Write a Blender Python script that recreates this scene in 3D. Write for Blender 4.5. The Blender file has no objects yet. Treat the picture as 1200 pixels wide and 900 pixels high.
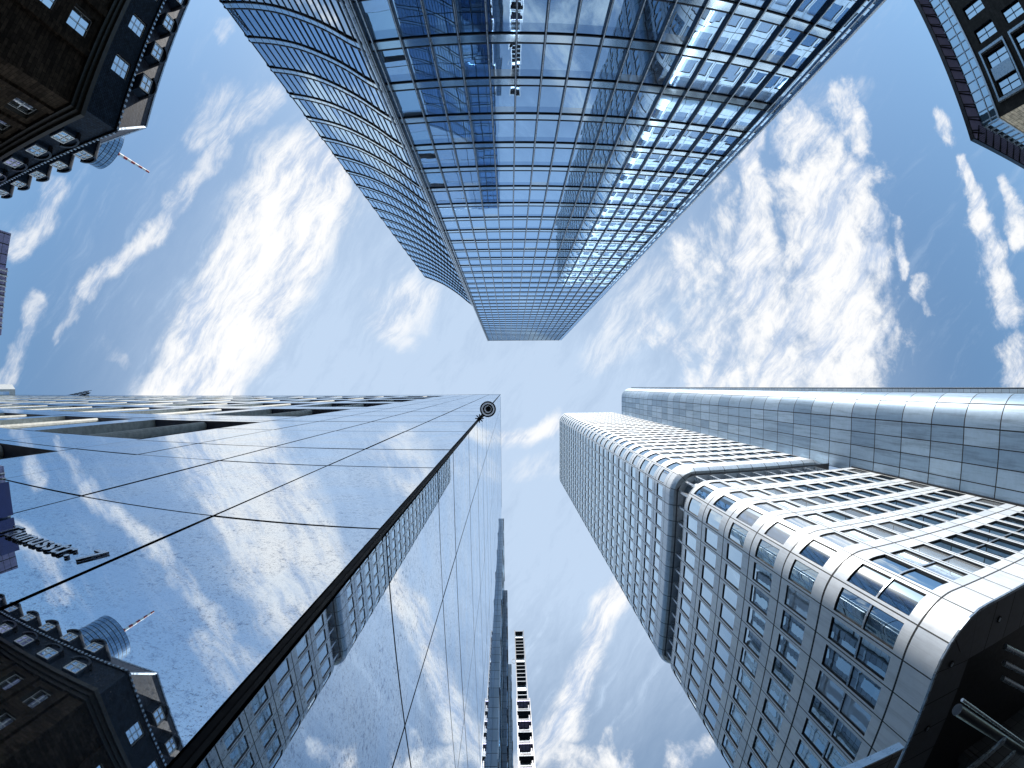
import bpy, bmesh, math, random
from mathutils import Vector, Matrix
random.seed(7)
R = math.radians
S = bpy.context.scene
COL = S.collection

# ------------------------------------------------------------------ helpers
class MB:
    def __init__(s): s.v=[]; s.f=[]; s.uv=[]; s.mi=[]
    def face(s, pts, uv=None, mi=0):
        n=len(s.v); s.v += [tuple(p) for p in pts]
        s.f.append(tuple(range(n,n+len(pts))))
        s.uv.append(uv if uv else [(0.5,0.5)]*len(pts)); s.mi.append(mi)
    def box(s, x0,y0,z0,x1,y1,z1, mi=0):
        if x1<x0: x0,x1=x1,x0
        if y1<y0: y0,y1=y1,y0
        if z1<z0: z0,z1=z1,z0
        p=[(x0,y0,z0),(x1,y0,z0),(x1,y1,z0),(x0,y1,z0),(x0,y0,z1),(x1,y0,z1),(x1,y1,z1),(x0,y1,z1)]
        for a,w,h in (((0,3,2,1),0,1),((4,5,6,7),0,1),((0,1,5,4),0,2),((2,3,7,6),0,2),((1,2,6,5),1,2),((3,0,4,7),1,2)):
            q=[p[i] for i in a]; s.face(q,[(c[w],c[h]) for c in q],mi)
    def obox(s, o, ax, ay, az, mi=0):
        o=Vector(o); ax=Vector(ax); ay=Vector(ay); az=Vector(az)
        p=[o,o+ax,o+ax+ay,o+ay,o+az,o+ax+az,o+ax+ay+az,o+ay+az]
        for a in ((0,3,2,1),(4,5,6,7),(0,1,5,4),(2,3,7,6),(1,2,6,5),(3,0,4,7)): s.face([p[i] for i in a],None,mi)
    def bar(s, a, b, w, d=None, mi=0, up=(0,0,1)):
        a=Vector(a); b=Vector(b); t=(b-a).normalized(); u=Vector(up)
        if abs(t.dot(u))>.95: u=Vector((1,0,0))
        x=t.cross(u).normalized()*w; y=t.cross(x).normalized()*(d or w)
        s.obox(a-x/2-y/2,x,y,b-a,mi)
    def cyl(s, a, b, r0, r1=None, n=24, caps=True, mi=0):
        a=Vector(a); b=Vector(b); t=(b-a).normalized(); r1=r0 if r1 is None else r1
        u=Vector((0,0,1)) if abs(t.z)<.9 else Vector((1,0,0))
        x=t.cross(u).normalized(); y=t.cross(x).normalized()
        A=[a+(x*math.cos(2*math.pi*i/n)+y*math.sin(2*math.pi*i/n))*r0 for i in range(n)]
        B=[b+(x*math.cos(2*math.pi*i/n)+y*math.sin(2*math.pi*i/n))*r1 for i in range(n)]
        L=(b-a).length
        for i in range(n):
            j=(i+1)%n
            s.face([A[i],B[i],B[j],A[j]],[(i,0),(i,L),(i+1,L),(i+1,0)],mi)
        if caps: s.face(A,None,mi); s.face(list(reversed(B)),None,mi)
    def build(s, name, mat, parent=None, smooth=False, weld=False):
        me=bpy.data.meshes.new(name); me.from_pydata(s.v,[],s.f)
        ms=mat if isinstance(mat,(list,tuple)) else [mat]
        for m in ms: me.materials.append(m)
        ul=me.uv_layers.new(name='UVMap'); k=0
        flat=[]
        for f in s.uv:
            for c in f: flat += [c[0],c[1]]
        ul.data.foreach_set('uv',flat)
        me.polygons.foreach_set('material_index',s.mi)
        if smooth: me.polygons.foreach_set('use_smooth',[True]*len(s.f))
        if weld:
            b=bmesh.new(); b.from_mesh(me); bmesh.ops.remove_doubles(b,verts=b.verts,dist=.0015); b.to_mesh(me); b.free()
            me.polygons.foreach_set('use_smooth',[True]*len(me.polygons)); me.set_sharp_from_angle(angle=R(30))
        me.update()
        o=bpy.data.objects.new(name,me); COL.objects.link(o)
        if parent: o.parent=parent
        return o
def thing(name,label,cat,group=None):
    o=bpy.data.objects.new(name,None); COL.objects.link(o); o.empty_display_size=.1
    o['label']=label; o['category']=cat
    if group: o['group']=group
    return o
def tag(o,label,cat): o['label']=label; o['category']=cat; return o

# ------------------------------------------------------------------ materials
def newmat(name):
    m=bpy.data.materials.new(name); m.use_nodes=True; nt=m.node_tree
    for n in list(nt.nodes): nt.nodes.remove(n)
    return m,nt
def N(nt,t,**k):
    n=nt.nodes.new(t)
    for a,b in k.items():
        if a.startswith('i_'):
            key=a[2:]; n.inputs[int(key) if key.isdigit() else key.replace('_',' ')].default_value=b
        else: setattr(n,a,b)
    return n
def L(nt,a,b): nt.links.new(a,b)
def math_(nt,op,a,b=None,c=None,clamp=False):
    n=nt.nodes.new('ShaderNodeMath'); n.operation=op; n.use_clamp=clamp
    for i,v in enumerate((a,b,c)):
        if v is None: continue
        if isinstance(v,(int,float)): n.inputs[i].default_value=v
        else: L(nt,v,n.inputs[i])
    return n.outputs[0]
def mixc(nt,fac,a,b,bt='MIX'):
    n=nt.nodes.new('ShaderNodeMix'); n.data_type='RGBA'; n.blend_type=bt
    for i,v in ((0,fac),(6,a),(7,b)):
        if isinstance(v,(int,float)): n.inputs[i].default_value=v
        elif isinstance(v,tuple): n.inputs[i].default_value=(*v,1) if len(v)==3 else v
        else: L(nt,v,n.inputs[i])
    return n.outputs[2]
def noise(nt,scale,detail=4,rough=.55,vec=None,dim='3D',dist=0):
    n=nt.nodes.new('ShaderNodeTexNoise'); n.noise_dimensions=dim
    n.inputs['Scale'].default_value=scale; n.inputs['Detail'].default_value=detail
    n.inputs['Roughness'].default_value=rough; n.inputs['Distortion'].default_value=dist
    if vec is not None: L(nt,vec,n.inputs['Vector'])
    return n
def ramp(nt,x,a,b,lo=0.,hi=1.,smooth=True):
    n=nt.nodes.new('ShaderNodeMapRange'); n.interpolation_type='SMOOTHSTEP' if smooth else 'LINEAR'; n.clamp=True
    n.inputs[1].default_value=a; n.inputs[2].default_value=b; n.inputs[3].default_value=lo; n.inputs[4].default_value=hi
    L(nt,x,n.inputs[0]); return n.outputs[0]
def objco(nt): return N(nt,'ShaderNodeTexCoord').outputs['Object']
def pbsdf(nt,base,metal=0,rough=.5,spec=.5,normal=None):
    p=N(nt,'ShaderNodeBsdfPrincipled'); o=N(nt,'ShaderNodeOutputMaterial')
    for k,v in (('Base Color',base),('Metallic',metal),('Roughness',rough),('Specular IOR Level',spec)):
        if isinstance(v,(int,float)): p.inputs[k].default_value=v
        elif isinstance(v,tuple): p.inputs[k].default_value=(*v,1)
        else: L(nt,v,p.inputs[k])
    if normal is not None: L(nt,normal,p.inputs['Normal'])
    L(nt,p.outputs[0],o.inputs[0]); return p
def bump(nt,h,strength=.3,dist=.02):
    b=N(nt,'ShaderNodeBump'); b.inputs['Strength'].default_value=strength; b.inputs['Distance'].default_value=dist
    L(nt,h,b.inputs['Height']); return b.outputs[0]

def m_simple(name,base,metal=0,rough=.5,var=.15,scale=3.,spec=.5,bs=0.0):
    m,nt=newmat(name); co=objco(nt); n=noise(nt,scale,6,.6,co)
    dark=tuple(c*(1-var) for c in base); lite=tuple(min(1,c*(1+var)) for c in base)
    col=mixc(nt,ramp(nt,n.outputs[0],.3,.7),dark,lite)
    rg=ramp(nt,n.outputs[0],.25,.75,max(.02,rough-.08),rough+.08)
    nm=bump(nt,n.outputs[0],bs,.02) if bs else None
    pbsdf(nt,col,metal,rg,spec,nm); return m

def grid_lines(nt,uvs,wu,wv):
    """1 on joints where u or v is a whole number; wu, wv half widths in cells"""
    sp=N(nt,'ShaderNodeSeparateXYZ'); L(nt,uvs,sp.inputs[0])
    out=[]
    for i,w in ((0,wu),(1,wv)):
        f=math_(nt,'FRACT',math_(nt,'ADD',sp.outputs[i],.5))
        d=math_(nt,'ABSOLUTE',math_(nt,'SUBTRACT',f,.5))
        out.append(math_(nt,'LESS_THAN',d,w))
    return math_(nt,'MAXIMUM',out[0],out[1]), sp
def cell_rand(nt,uvs,seed=0.):
    fl=N(nt,'ShaderNodeVectorMath',operation='FLOOR'); L(nt,uvs,fl.inputs[0])
    ad=N(nt,'ShaderNodeVectorMath',operation='ADD'); L(nt,fl.outputs[0],ad.inputs[0]); ad.inputs[1].default_value=(seed,seed*1.7,0)
    w=N(nt,'ShaderNodeTexWhiteNoise',noise_dimensions='3D'); L(nt,ad.outputs[0],w.inputs['Vector'])
    return w.outputs['Value']
def m_panel(name,c0,c1,metal,rough,wu,wv,mott=.12,line=(.012,.015,.02)):
    m,nt=newmat(name); uv=N(nt,'ShaderNodeTexCoord').outputs['UV']; co=objco(nt)
    ln,_=grid_lines(nt,uv,wu,wv); rv=cell_rand(nt,uv)
    n=noise(nt,1.7,8,.7,co); n2=noise(nt,22,4,.6,co)
    base=mixc(nt,rv,c0,c1)
    mt=math_(nt,'ADD',math_(nt,'MULTIPLY',n.outputs[0],mott*2),math_(nt,'MULTIPLY',n2.outputs[0],mott))
    sm=N(nt,'ShaderNodeMapping'); L(nt,co,sm.inputs[0]); sm.inputs['Scale'].default_value=(3.2,3.2,.16)
    n3=noise(nt,1,5,.65,sm.outputs[0])
    mt=math_(nt,'ADD',mt,math_(nt,'MULTIPLY',ramp(nt,n3.outputs[0],.45,.7),-mott*1.6))
    mt=math_(nt,'ADD',mt,1-mott*.9)
    v=N(nt,'ShaderNodeVectorMath',operation='SCALE'); L(nt,base,v.inputs[0]); L(nt,mt,v.inputs['Scale'])
    col=mixc(nt,ln,v.outputs[0],line)
    rg=math_(nt,'ADD',math_(nt,'MULTIPLY',n.outputs[0],.18),rough-.09)
    rg=math_(nt,'MAXIMUM',rg,math_(nt,'MULTIPLY',ln,.7))
    mm=math_(nt,'MULTIPLY',math_(nt,'SUBTRACT',1.,ln),metal)
    pbsdf(nt,col,mm,rg,.5); return m
def m_glass(name,tint,body=(.01,.02,.03),lo=.55,hi=1.,rough=.015,wav=.0,wscale=.6,dirt=0.0,blend=.35):
    """mirror-coated facade glass: tinted mirror over a dark body, stronger when seen at a low angle"""
    m,nt=newmat(name); co=objco(nt)
    g=N(nt,'ShaderNodeBsdfGlossy'); g.inputs['Color'].default_value=(*tint,1); g.inputs['Roughness'].default_value=rough
    p=N(nt,'ShaderNodeBsdfPrincipled'); p.inputs['Base Color'].default_value=(*body,1); p.inputs['Roughness'].default_value=.2
    lw=N(nt,'ShaderNodeLayerWeight'); lw.inputs['Blend'].default_value=blend
    f=ramp(nt,lw.outputs['Facing'],0,.9,lo,hi,False)
    if wav:
        n=noise(nt,wscale,2,.5,co); b=bump(nt,n.outputs[0],wav,.05); L(nt,b,g.inputs['Normal'])
    if dirt:
        n2=noise(nt,7,9,.75,co); dd=ramp(nt,n2.outputs[0],.5,.75,0,dirt); f=math_(nt,'SUBTRACT',f,dd,clamp=True)
    mx=N(nt,'ShaderNodeMixShader'); o=N(nt,'ShaderNodeOutputMaterial')
    L(nt,f,mx.inputs[0]); L(nt,p.outputs[0],mx.inputs[1]); L(nt,g.outputs[0],mx.inputs[2]); L(nt,mx.outputs[0],o.inputs[0])
    return m
def m_polished(name):
    """polished pale stone panels, near-mirror, with pits, smears and grain"""
    m,nt=newmat(name); co=objco(nt)
    g=N(nt,'ShaderNodeBsdfGlossy'); d=N(nt,'ShaderNodeBsdfPrincipled')
    fine=noise(nt,16,8,.85,co); big=noise(nt,1.1,5,.6,co); sp=noise(nt,58,5,.85,co)
    tint=mixc(nt,ramp(nt,big.outputs[0],.3,.7),(.78,.88,.99),(.90,.95,1.0))
    pt_=noise(nt,2.2,4,.6,co)
    spk=math_(nt,'MULTIPLY',ramp(nt,sp.outputs[0],.52,.66),ramp(nt,pt_.outputs[0],.3,.65,.25,1.)); gr=ramp(nt,fine.outputs[0],.50,.66)
    L(nt,mixc(nt,math_(nt,'MULTIPLY',math_(nt,'MULTIPLY',gr,.85),ramp(nt,pt_.outputs[0],.35,.62,.3,1.)),tint,(.13,.20,.34)),g.inputs['Color'])
    g.inputs['Roughness'].default_value=.006
    L(nt,bump(nt,big.outputs[0],.03,.004),g.inputs['Normal'])
    d.inputs['Base Color'].default_value=(.035,.045,.065,1); d.inputs['Roughness'].default_value=.4
    lw=N(nt,'ShaderNodeLayerWeight'); lw.inputs['Blend'].default_value=.4
    f=ramp(nt,lw.outputs['Facing'],.1,.9,.70,.97,False)
    f=math_(nt,'SUBTRACT',f,math_(nt,'MULTIPLY',spk,.75),clamp=True)
    mx=N(nt,'ShaderNodeMixShader'); o=N(nt,'ShaderNodeOutputMaterial')
    L(nt,f,mx.inputs[0]); L(nt,d.outputs[0],mx.inputs[1]); L(nt,g.outputs[0],mx.inputs[2]); L(nt,mx.outputs[0],o.inputs[0])
    return m
def m_stone(name,c0,c1,bw,bh,rough=.7,mortar=(.01,.01,.01),spec=.3):
    m,nt=newmat(name); uv=N(nt,'ShaderNodeTexCoord').outputs['UV']; co=objco(nt)
    b=N(nt,'ShaderNodeTexBrick'); L(nt,uv,b.inputs['Vector'])
    b.inputs['Color1'].default_value=(*c0,1); b.inputs['Color2'].default_value=(*c1,1); b.inputs['Mortar'].default_value=(*mortar,1)
    b.inputs['Scale'].default_value=1; b.inputs['Brick Width'].default_value=bw; b.inputs['Row Height'].default_value=bh
    b.inputs['Mortar Size'].default_value=.018; b.inputs['Bias'].default_value=-.3
    n=noise(nt,2.2,8,.7,co); v=N(nt,'ShaderNodeVectorMath',operation='SCALE'); L(nt,b.outputs[0],v.inputs[0])
    L(nt,ramp(nt,n.outputs[0],.3,.7,.5,1.35),v.inputs['Scale'])
    pbsdf(nt,v.outputs[0],0,rough,spec,bump(nt,n.outputs[0],.4,.03)); return m

M={}
M['silver']=m_panel('silver_panel',(.74,.80,.87),(.92,.95,.98),.22,.40,.018,.014)
M['shaft']=m_panel('shaft_panel',(.20,.30,.42),(.37,.48,.60),.3,.48,.030,.015,.22)
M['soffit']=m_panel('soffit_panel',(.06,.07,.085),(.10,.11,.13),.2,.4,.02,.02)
M['rim']=m_panel('rim_panel',(.50,.56,.62),(.60,.66,.72),.5,.35,.02,.02)
M['glass']=m_glass('facade_glass_blue',(.46,.70,.98),(.008,.03,.06),.50,1.0,.012,.05,.55,.10)
M['glass_d']=m_glass('facade_glass_slab_edge',(.34,.57,.88),(.006,.02,.04),.42,.9,.03,.05,.55,.10)
M['glass_b']=m_glass('facade_glass_with_blind',(.55,.75,.95),(.30,.34,.38),.25,.85,.03,.05,.55,.10)
M['glass_w']=m_glass('facade_glass_wing',(.86,.94,1.0),(.008,.03,.06),.55,1.0,.02,.12,.5,.08)
M['band']=m_glass('spandrel_glass',(.62,.82,1.0),(.05,.10,.14),.45,1.0,.08,.10,.5)
M['sglass']=m_glass('office_window_glass',(.80,.93,1.0),(.005,.02,.028),.58,1.0,.012,.06,.8)
M['sglass_pale']=m_glass('office_window_glare_and_blind',(.85,.94,1.0),(.62,.66,.70),.30,.9,.02,.06,.8)  # pale body: painted bright reflection on front-left windows, random blinds elsewhere
M['wglass']=m_glass('old_window_glass',(.88,.95,1.0),(.004,.008,.012),.6,1.0,.03,.12,1.4)
M['mull']=m_simple('dark_mullion',(.022,.032,.045),.6,.35,.2)
M['cap']=m_simple('mullion_cap',(.38,.45,.52),.7,.3,.15)
M['black']=m_simple('black_gasket',(.008,.010,.014),.0,.5,.2)
M['bmetal']=m_simple('black_metal',(.012,.014,.02),.6,.3,.2)
M['polish']=m_polished('polished_stone')
M['jamb']=m_simple('grey_jamb_stone',(.55,.56,.53),0,.6,.2,5,.3,.1)
M['dsoffit']=m_simple('lintel_shade_tone',(.06,.075,.12),.1,.4)  # recess heads darkened in colour, standing in for shade
M['stone']=m_stone('near_black_ashlar',(.034,.026,.020),(.004,.003,.003),1.15,.42,.8,(.001,.001,.001),.05)  # near-black stone, block tones vary at random
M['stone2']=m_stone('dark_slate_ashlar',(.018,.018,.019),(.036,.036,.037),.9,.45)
M['stoneb']=m_stone('sandstone_lit_tone',(.60,.50,.37),(.52,.43,.31),1.2,.5)  # base colour raised so the shaded front wall looks lit
M['trim']=m_simple('near_black_cornice',(.007,.006,.004),0,.55,.4,2,.4,.3)
M['slate']=m_stone('blue_slate_shingle',(.010,.020,.040),(.018,.034,.06),.35,.22,.7,(.002,.003,.005),.08)
M['slatel']=m_stone('pale_zinc_shingle',(.04,.05,.08),(.07,.085,.12),.5,.25,.6,(.01,.015,.03),.2)
M['frame']=m_simple('white_window_frame',(.55,.58,.62),0,.4,.1)
M['lframe']=m_simple('aluminium_bar',(.55,.60,.66),.7,.3,.1)
M['purple']=m_panel('ribbed_blue_metal',(.27,.27,.46),(.33,.32,.52),.3,.35,.05,.03)
M['conc']=m_simple('pale_concrete',(.45,.47,.49),0,.7,.15,1.5,.3,.1)
M['red']=m_simple('red_paint',(.35,.01,.015),0,.4,.1)
M['white']=m_simple('white_paint',(.75,.75,.74),0,.4,.05)
M['letter']=m_simple('dark_letter_metal',(.05,.06,.08),.8,.25,.2,20)
M['lampw']=m_simple('lamp_white_ring',(.75,.78,.80),.1,.3,.05)
M['asphalt']=m_simple('asphalt',(.05,.05,.052),0,.85,.25,6,.3,.3)
M['paving']=m_stone('paving',(.22,.22,.21),(.27,.26,.25),.6,.3,.7,(.08,.08,.08))
M['facadeB']=m_panel('grey_facade_panels',(.16,.20,.26),(.24,.29,.35),.5,.3,.03,.03)
M['corner']=m_simple('corner_gasket_black',(.006,.006,.008),0,.6,.3,8,.08)
M['letterf']=m_simple('bright_letter_face',(.92,.94,.97),.75,.3,.03,20)
def m_transl():
    m,nt=newmat('opal_acrylic'); t=N(nt,'ShaderNodeBsdfTranslucent'); t.inputs['Color'].default_value=(.95,.96,.98,1)
    d=N(nt,'ShaderNodeBsdfDiffuse'); d.inputs['Color'].default_value=(.85,.87,.9,1); mx=N(nt,'ShaderNodeMixShader'); mx.inputs[0].default_value=.25
    o=N(nt,'ShaderNodeOutputMaterial'); L(nt,t.outputs[0],mx.inputs[1]); L(nt,d.outputs[0],mx.inputs[2]); L(nt,mx.outputs[0],o.inputs[0]); return m
M['opal']=m_transl()
M['bluebox']=m_simple('blue_lacquer',(.06,.09,.30),.2,.2,.2)
M['steel']=m_simple('brushed_steel',(.42,.46,.50),.9,.25,.15,4)

# ------------------------------------------------------------------ paths and facades
def rpath(pts,rad):
    """polyline with rounded corners -> list of (kind,len,data); returns length and eval(s)->(x,y,nx,ny), outward = left of travel reversed"""
    segs=[]; P=[Vector(p) for p in pts]; cur=P[0]
    for i in range(1,len(P)-1):
        a=(P[i]-P[i-1]).normalized(); b=(P[i+1]-P[i]).normalized()
        ang=math.atan2(a.x*b.y-a.y*b.x,a.dot(b)); t=rad*math.tan(abs(ang)/2)
        s=P[i]-a*t
        segs.append(('l',(s-cur).length,cur.copy(),a))
        sg=1 if ang>0 else -1
        n=Vector((-a.y,a.x))*sg; c=s+n*rad
        segs.append(('a',rad*abs(ang),c,s-c,sg))
        cur=P[i]+b*t
    a=(P[-1]-cur); segs.append(('l',a.length,cur.copy(),a.normalized()))
    tot=sum(x[1] for x in segs)
    def ev(s):
        s=max(0,min(tot,s))
        for k,x in enumerate(segs):
            if s<=x[1]+1e-9 or k==len(segs)-1: break
            s-=x[1]
        if x[0]=='l':
            p=x[2]+x[3]*s; t=x[3]
        else:
            an=s/rad*x[4]; c,sn=math.cos(an),math.sin(an)
            v=Vector((x[3].x*c-x[3].y*sn,x[3].x*sn+x[3].y*c)); p=x[2]+v
            t=Vector((-v.y,v.x)).normalized()*x[4]
        return p.x,p.y,t
    # on arcs?
    def isarc(s0,s1):
        acc=0
        for x in segs:
            if x[0]=='a' and s1>acc-1e-6 and s0<acc+x[1]+1e-6: return True
            acc+=x[1]
        return False
    return tot,ev,isarc
def cuts(a,b,arc,step=.36):
    n=max(1,math.ceil((b-a)/step)) if arc else 1
    return [a+(b-a)*i/n for i in range(n+1)]
def facade(mb,path,side,sedges,rows,margin,recess,win_cb=None,skip=None):
    """wall skin with real recessed openings. rows: (z0,z1,open0,open1) ; side=+1/-1 selects outward normal"""
    tot,ev,isarc=path
    def pt(s,z,d=0):
        x,y,t=ev(s); return (x+t.y*side*d*-1*-1, y-t.x*side*d, z)
    # outward normal = (t.y*side, -t.x*side)
    def q(s0,s1,z0,z1,u0,u1,v0,v1):
        p=[pt(s0,z0),pt(s1,z0),pt(s1,z1),pt(s0,z1)]; uv=[(u0,v0),(u1,v0),(u1,v1),(u0,v1)]
        if side<0: p.reverse(); uv.reverse()
        mb.face(p,uv)
    for i in range(len(sedges)-1):
        s0,s1=sedges[i],sedges[i+1]; arc=isarc(s0,s1)
        U=lambda s:i+(s-s0)/(s1-s0)
        for j,(z0,z1,o0,o1) in enumerate(rows):
            V=lambda z:j+(z-z0)/(z1-z0)
            if o0 is None or (skip and skip(i,j)):
                c=cuts(s0,s1,arc)
                for a,b in zip(c,c[1:]): q(a,b,z0,z1,U(a),U(b),0+V(z0),V(z1))
                continue
            a0,a1=s0+margin[0],s1-margin[1]
            c=cuts(s0,a0,arc)+cuts(a0,a1,arc)[1:]+cuts(a1,s1,arc)[1:]
            for a,b in zip(c,c[1:]):
                q(a,b,z0,o0,U(a),U(b),V(z0),V(o0)); q(a,b,o1,z1,U(a),U(b),V(o1),V(z1))
                if b<=a0+1e-6 or a>=a1-1e-6: q(a,b,o0,o1,U(a),U(b),V(o0),V(o1))
                else:
                    for z,up in ((o0,1),(o1,-1)):
                        mb.face([pt(a,z),pt(b,z),pt(b,z,-recess),pt(a,z,-recess)],None,1)
            for s in (a0,a1): mb.face([pt(s,o0),pt(s,o0,-recess),pt(s,o1,-recess),pt(s,o1)],None,1)
            if win_cb: win_cb(i,j,a0,a1,o0,o1,pt,arc)
def make_window(glassmb,framemb,a0,a1,o0,o1,pt,arc,depth,fw=.05,bars=(),vbars=(),tilt=.004):
    c=cuts(a0,a1,arc)
    dz=[random.uniform(-tilt,tilt) for _ in range(4)]
    for k,(a,b) in enumerate(zip(c,c[1:])):
        if arc: d=[0,0,0,0]
        else: d=dz
        glassmb.face([pt(a,o0,-depth+d[0]),pt(b,o0,-depth+d[1]),pt(b,o1,-depth+d[2]),pt(a,o1,-depth+d[3])])
        if framemb:
            f=depth-.05
            framemb.face([pt(a,o0,-f),pt(b,o0,-f),pt(b,o0+fw,-f),pt(a,o0+fw,-f)])
            framemb.face([pt(a,o1-fw,-f),pt(b,o1-fw,-f),pt(b,o1,-f),pt(a,o1,-f)])
            framemb.face([pt(a,o1-fw,-f),pt(b,o1-fw,-f),pt(b,o1-fw,-depth),pt(a,o1-fw,-depth)])
            framemb.face([pt(a,o0+fw,-f),pt(b,o0+fw,-f),pt(b,o0+fw,-depth),pt(a,o0+fw,-depth)])
    if framemb:
        f=depth-.05
        for s0,s1 in ((a0,a0+fw),(a1-fw,a1)):
            framemb.face([pt(s0,o0,-f),pt(s1,o0,-f),pt(s1,o1,-f),pt(s0,o1,-f)])
            sI=s1 if s0==a0 else s0
            framemb.face([pt(sI,o0,-f),pt(sI,o0,-depth),pt(sI,o1,-depth),pt(sI,o1,-f)])
def slab(mb,path,side,z0,z1,d0,d1,step=.4,mi=0,closed_bottom=True):
    """ring strip along a path between offsets d0 (inner) and d1 (outer)"""
    tot,ev,isarc=path
    n=int(tot/step); ss=[tot*i/n for i in range(n+1)]
    def pt(s,z,d):
        x,y,t=ev(s); return (x+t.y*side*d,y-t.x*side*d,z)
    for a,b in zip(ss,ss[1:]):
        mb.face([pt(a,z0,d1),pt(b,z0,d1),pt(b,z1,d1),pt(a,z1,d1)],[(a,z0),(b,z0),(b,z1),(a,z1)],mi)
        mb.face([pt(a,z1,d1),pt(b,z1,d1),pt(b,z1,d0),pt(a,z1,d0)],[(a,0),(b,0),(b,1),(a,1)],mi)
        mb.face([pt(a,z0,d0),pt(b,z0,d0),pt(b,z0,d1),pt(a,z0,d1)],[(a,0),(b,0),(b,1),(a,1)],mi)
    for s in (ss[0],ss[-1]): mb.face([pt(s,z0,d0),pt(s,z0,d1),pt(s,z1,d1),pt(s,z1,d0)],None,mi)

# ================================================================== SETTING
def structure(o): o['kind']='structure'; return o
g=MB(); g.box(-1500,-1500,-2.4,1500,1500,-1.75); structure(g.build('ground',M['asphalt']))
g=MB(); g.box(1.0,-11.0,-1.746,16.0,400,-1.738); g.box(-400,-11.0,-1.736,400,-3.2,-1.73); structure(g.build('road',M['asphalt']))
g=MB(); g.box(-140,-3.2,-1.75,1.0,.98,-1.6); g.box(-.8,.98,-1.75,1.0,60,-1.6); structure(g.build('pavement',M['paving']))

# ================================================================== 1. GLASS TOWER (top of the picture)
T1=thing('glass_skyscraper','tall blue mirror glass skyscraper with straight front and curved lower wing, gridded by dark mullions','skyscraper')
YF=-12.0; ZB=-1.6
def gx(u,h): return -4.75+u*(15.95+.0185*(h-10))      # u 0..1 across, slightly widening upwards
def gp(u,h,d=0): return (gx(u,h),YF+d,h)
edges=[0.0,.013+.0]; 
k=1
u0=.0125; du=(1-.0125)/16.0
US=[0.0]+[u0+du*i for i in range(17)]
TOPB=[15.2+3.0*i for i in range(-5,41)]      # tops of the spandrel bands, last one = roof
panes=[]
for j in range(len(TOPB)):
    zt=TOPB[j]; zb=zt-.58
    prev=TOPB[j-1] if j else ZB
    panes += [(prev,zb,i) for i in range(len(US)-1)]
wn=0; rest=MB()
order=sorted(range(len(panes)),key=lambda k_:panes[k_][0]+ (0 if panes[k_][1]>10 else 200))
chosen=set([k_ for k_ in order if panes[k_][2]!=0][:66])
for k_,(za,zb_,i) in enumerate(panes):
    mb=MB() if k_ in chosen else rest
    d=[random.uniform(-.006,.006) for _ in range(4)]
    d=[q_*.4 for q_ in d]; zs=zb_-.62 if zb_-za>1.2 else zb_-.01
    mb.face([gp(US[i],za,d[0]),gp(US[i+1],za,d[1]),gp(US[i+1],zs,d[2]),gp(US[i],zs,d[3])][::-1])
    mb.face([gp(US[i],zs,d[3]),gp(US[i+1],zs,d[2]),gp(US[i+1],zb_,d[2]),gp(US[i],zb_,d[3])][::-1],None,2 if random.random()<.12 else 1)
    if k_ in chosen: mb.build('window_pane',[M['glass'],M['glass_d'],M['glass_b']],T1)
# spandrel bands with thin dark edge rails
bandtops=TOPB
for zt in bandtops:
    mb=MB(); mb.face([gp(0,zt-.58,.03),gp(0,zt,.03),gp(1,zt,.03),gp(1,zt-.58,.03)])
    bo=mb.build('spandrel_band',M['band'],T1)
    for nm_,z in (('lower_rail',zt-.58),('upper_rail',zt)):
        rb=MB(); h=.03
        a,b=gp(0,z,.0),gp(1,z,.0)
        rb.obox((a[0],a[1],z-h),(b[0]-a[0],0,0),(0,.055,0),(0,0,2*h))
        rb.build(nm_,M['mull'],bo)
HT=TOPB[-1]
for i,u in enumerate(US):
    mb=MB(); w=.075 if i else .12
    a0,a1=gx(u,ZB),gx(u,HT)
    mb.obox((a0-w/2,YF,ZB),(w,0,0),(0,.14,0),(a1-a0,0,HT-ZB+.3))
    mo=mb.build('mullion',M['mull'],T1)
    cb=MB(); cb.obox((a0-.018,YF+.14,ZB),(.036,0,0),(0,.02,0),(a1-a0,0,HT-ZB+.3)); cb.build('mullion_cap',M['cap'],mo)
# right edge fin
mb=MB(); a0,a1=gx(1,ZB),gx(1,HT)
mb.obox((a0+.10,YF-.05,ZB),(.5,0,0),(0,.06,0),(a1-a0,0,HT-ZB+.2)); mb.build('edge_fin',M['glass'],T1)
mb=MB(); mb.obox((a0+.6,YF-.05,ZB),(.09,0,0),(0,.14,0),(a1-a0,0,HT-ZB+.3)); mb.obox((a0+.33,YF+.012,ZB),(.04,0,0),(0,.06,0),(a1-a0,0,HT-ZB+.3)); mb.build('edge_rail',M['steel'],T1)
# body behind
mb=MB(); 
for zz0,zz1 in ((ZB,HT-.01),):
    a0,a1=gx(1,zz0)-.05,gx(1,zz1)-.05; l=-4.70
    P=[(l,YF-.03,zz0),(a0,YF-.03,zz0),(a0,YF-26,zz0),(l,YF-26,zz0),(l,YF-.03,zz1),(a1,YF-.03,zz1),(a1,YF-26,zz1),(l,YF-26,zz1)]
    for a in ((0,3,2,1),(4,5,6,7),(0,1,5,4),(2,3,7,6),(1,2,6,5),(3,0,4,7)): mb.face([P[i] for i in a])
mb.build('core_wall',M['mull'],T1)
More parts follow.
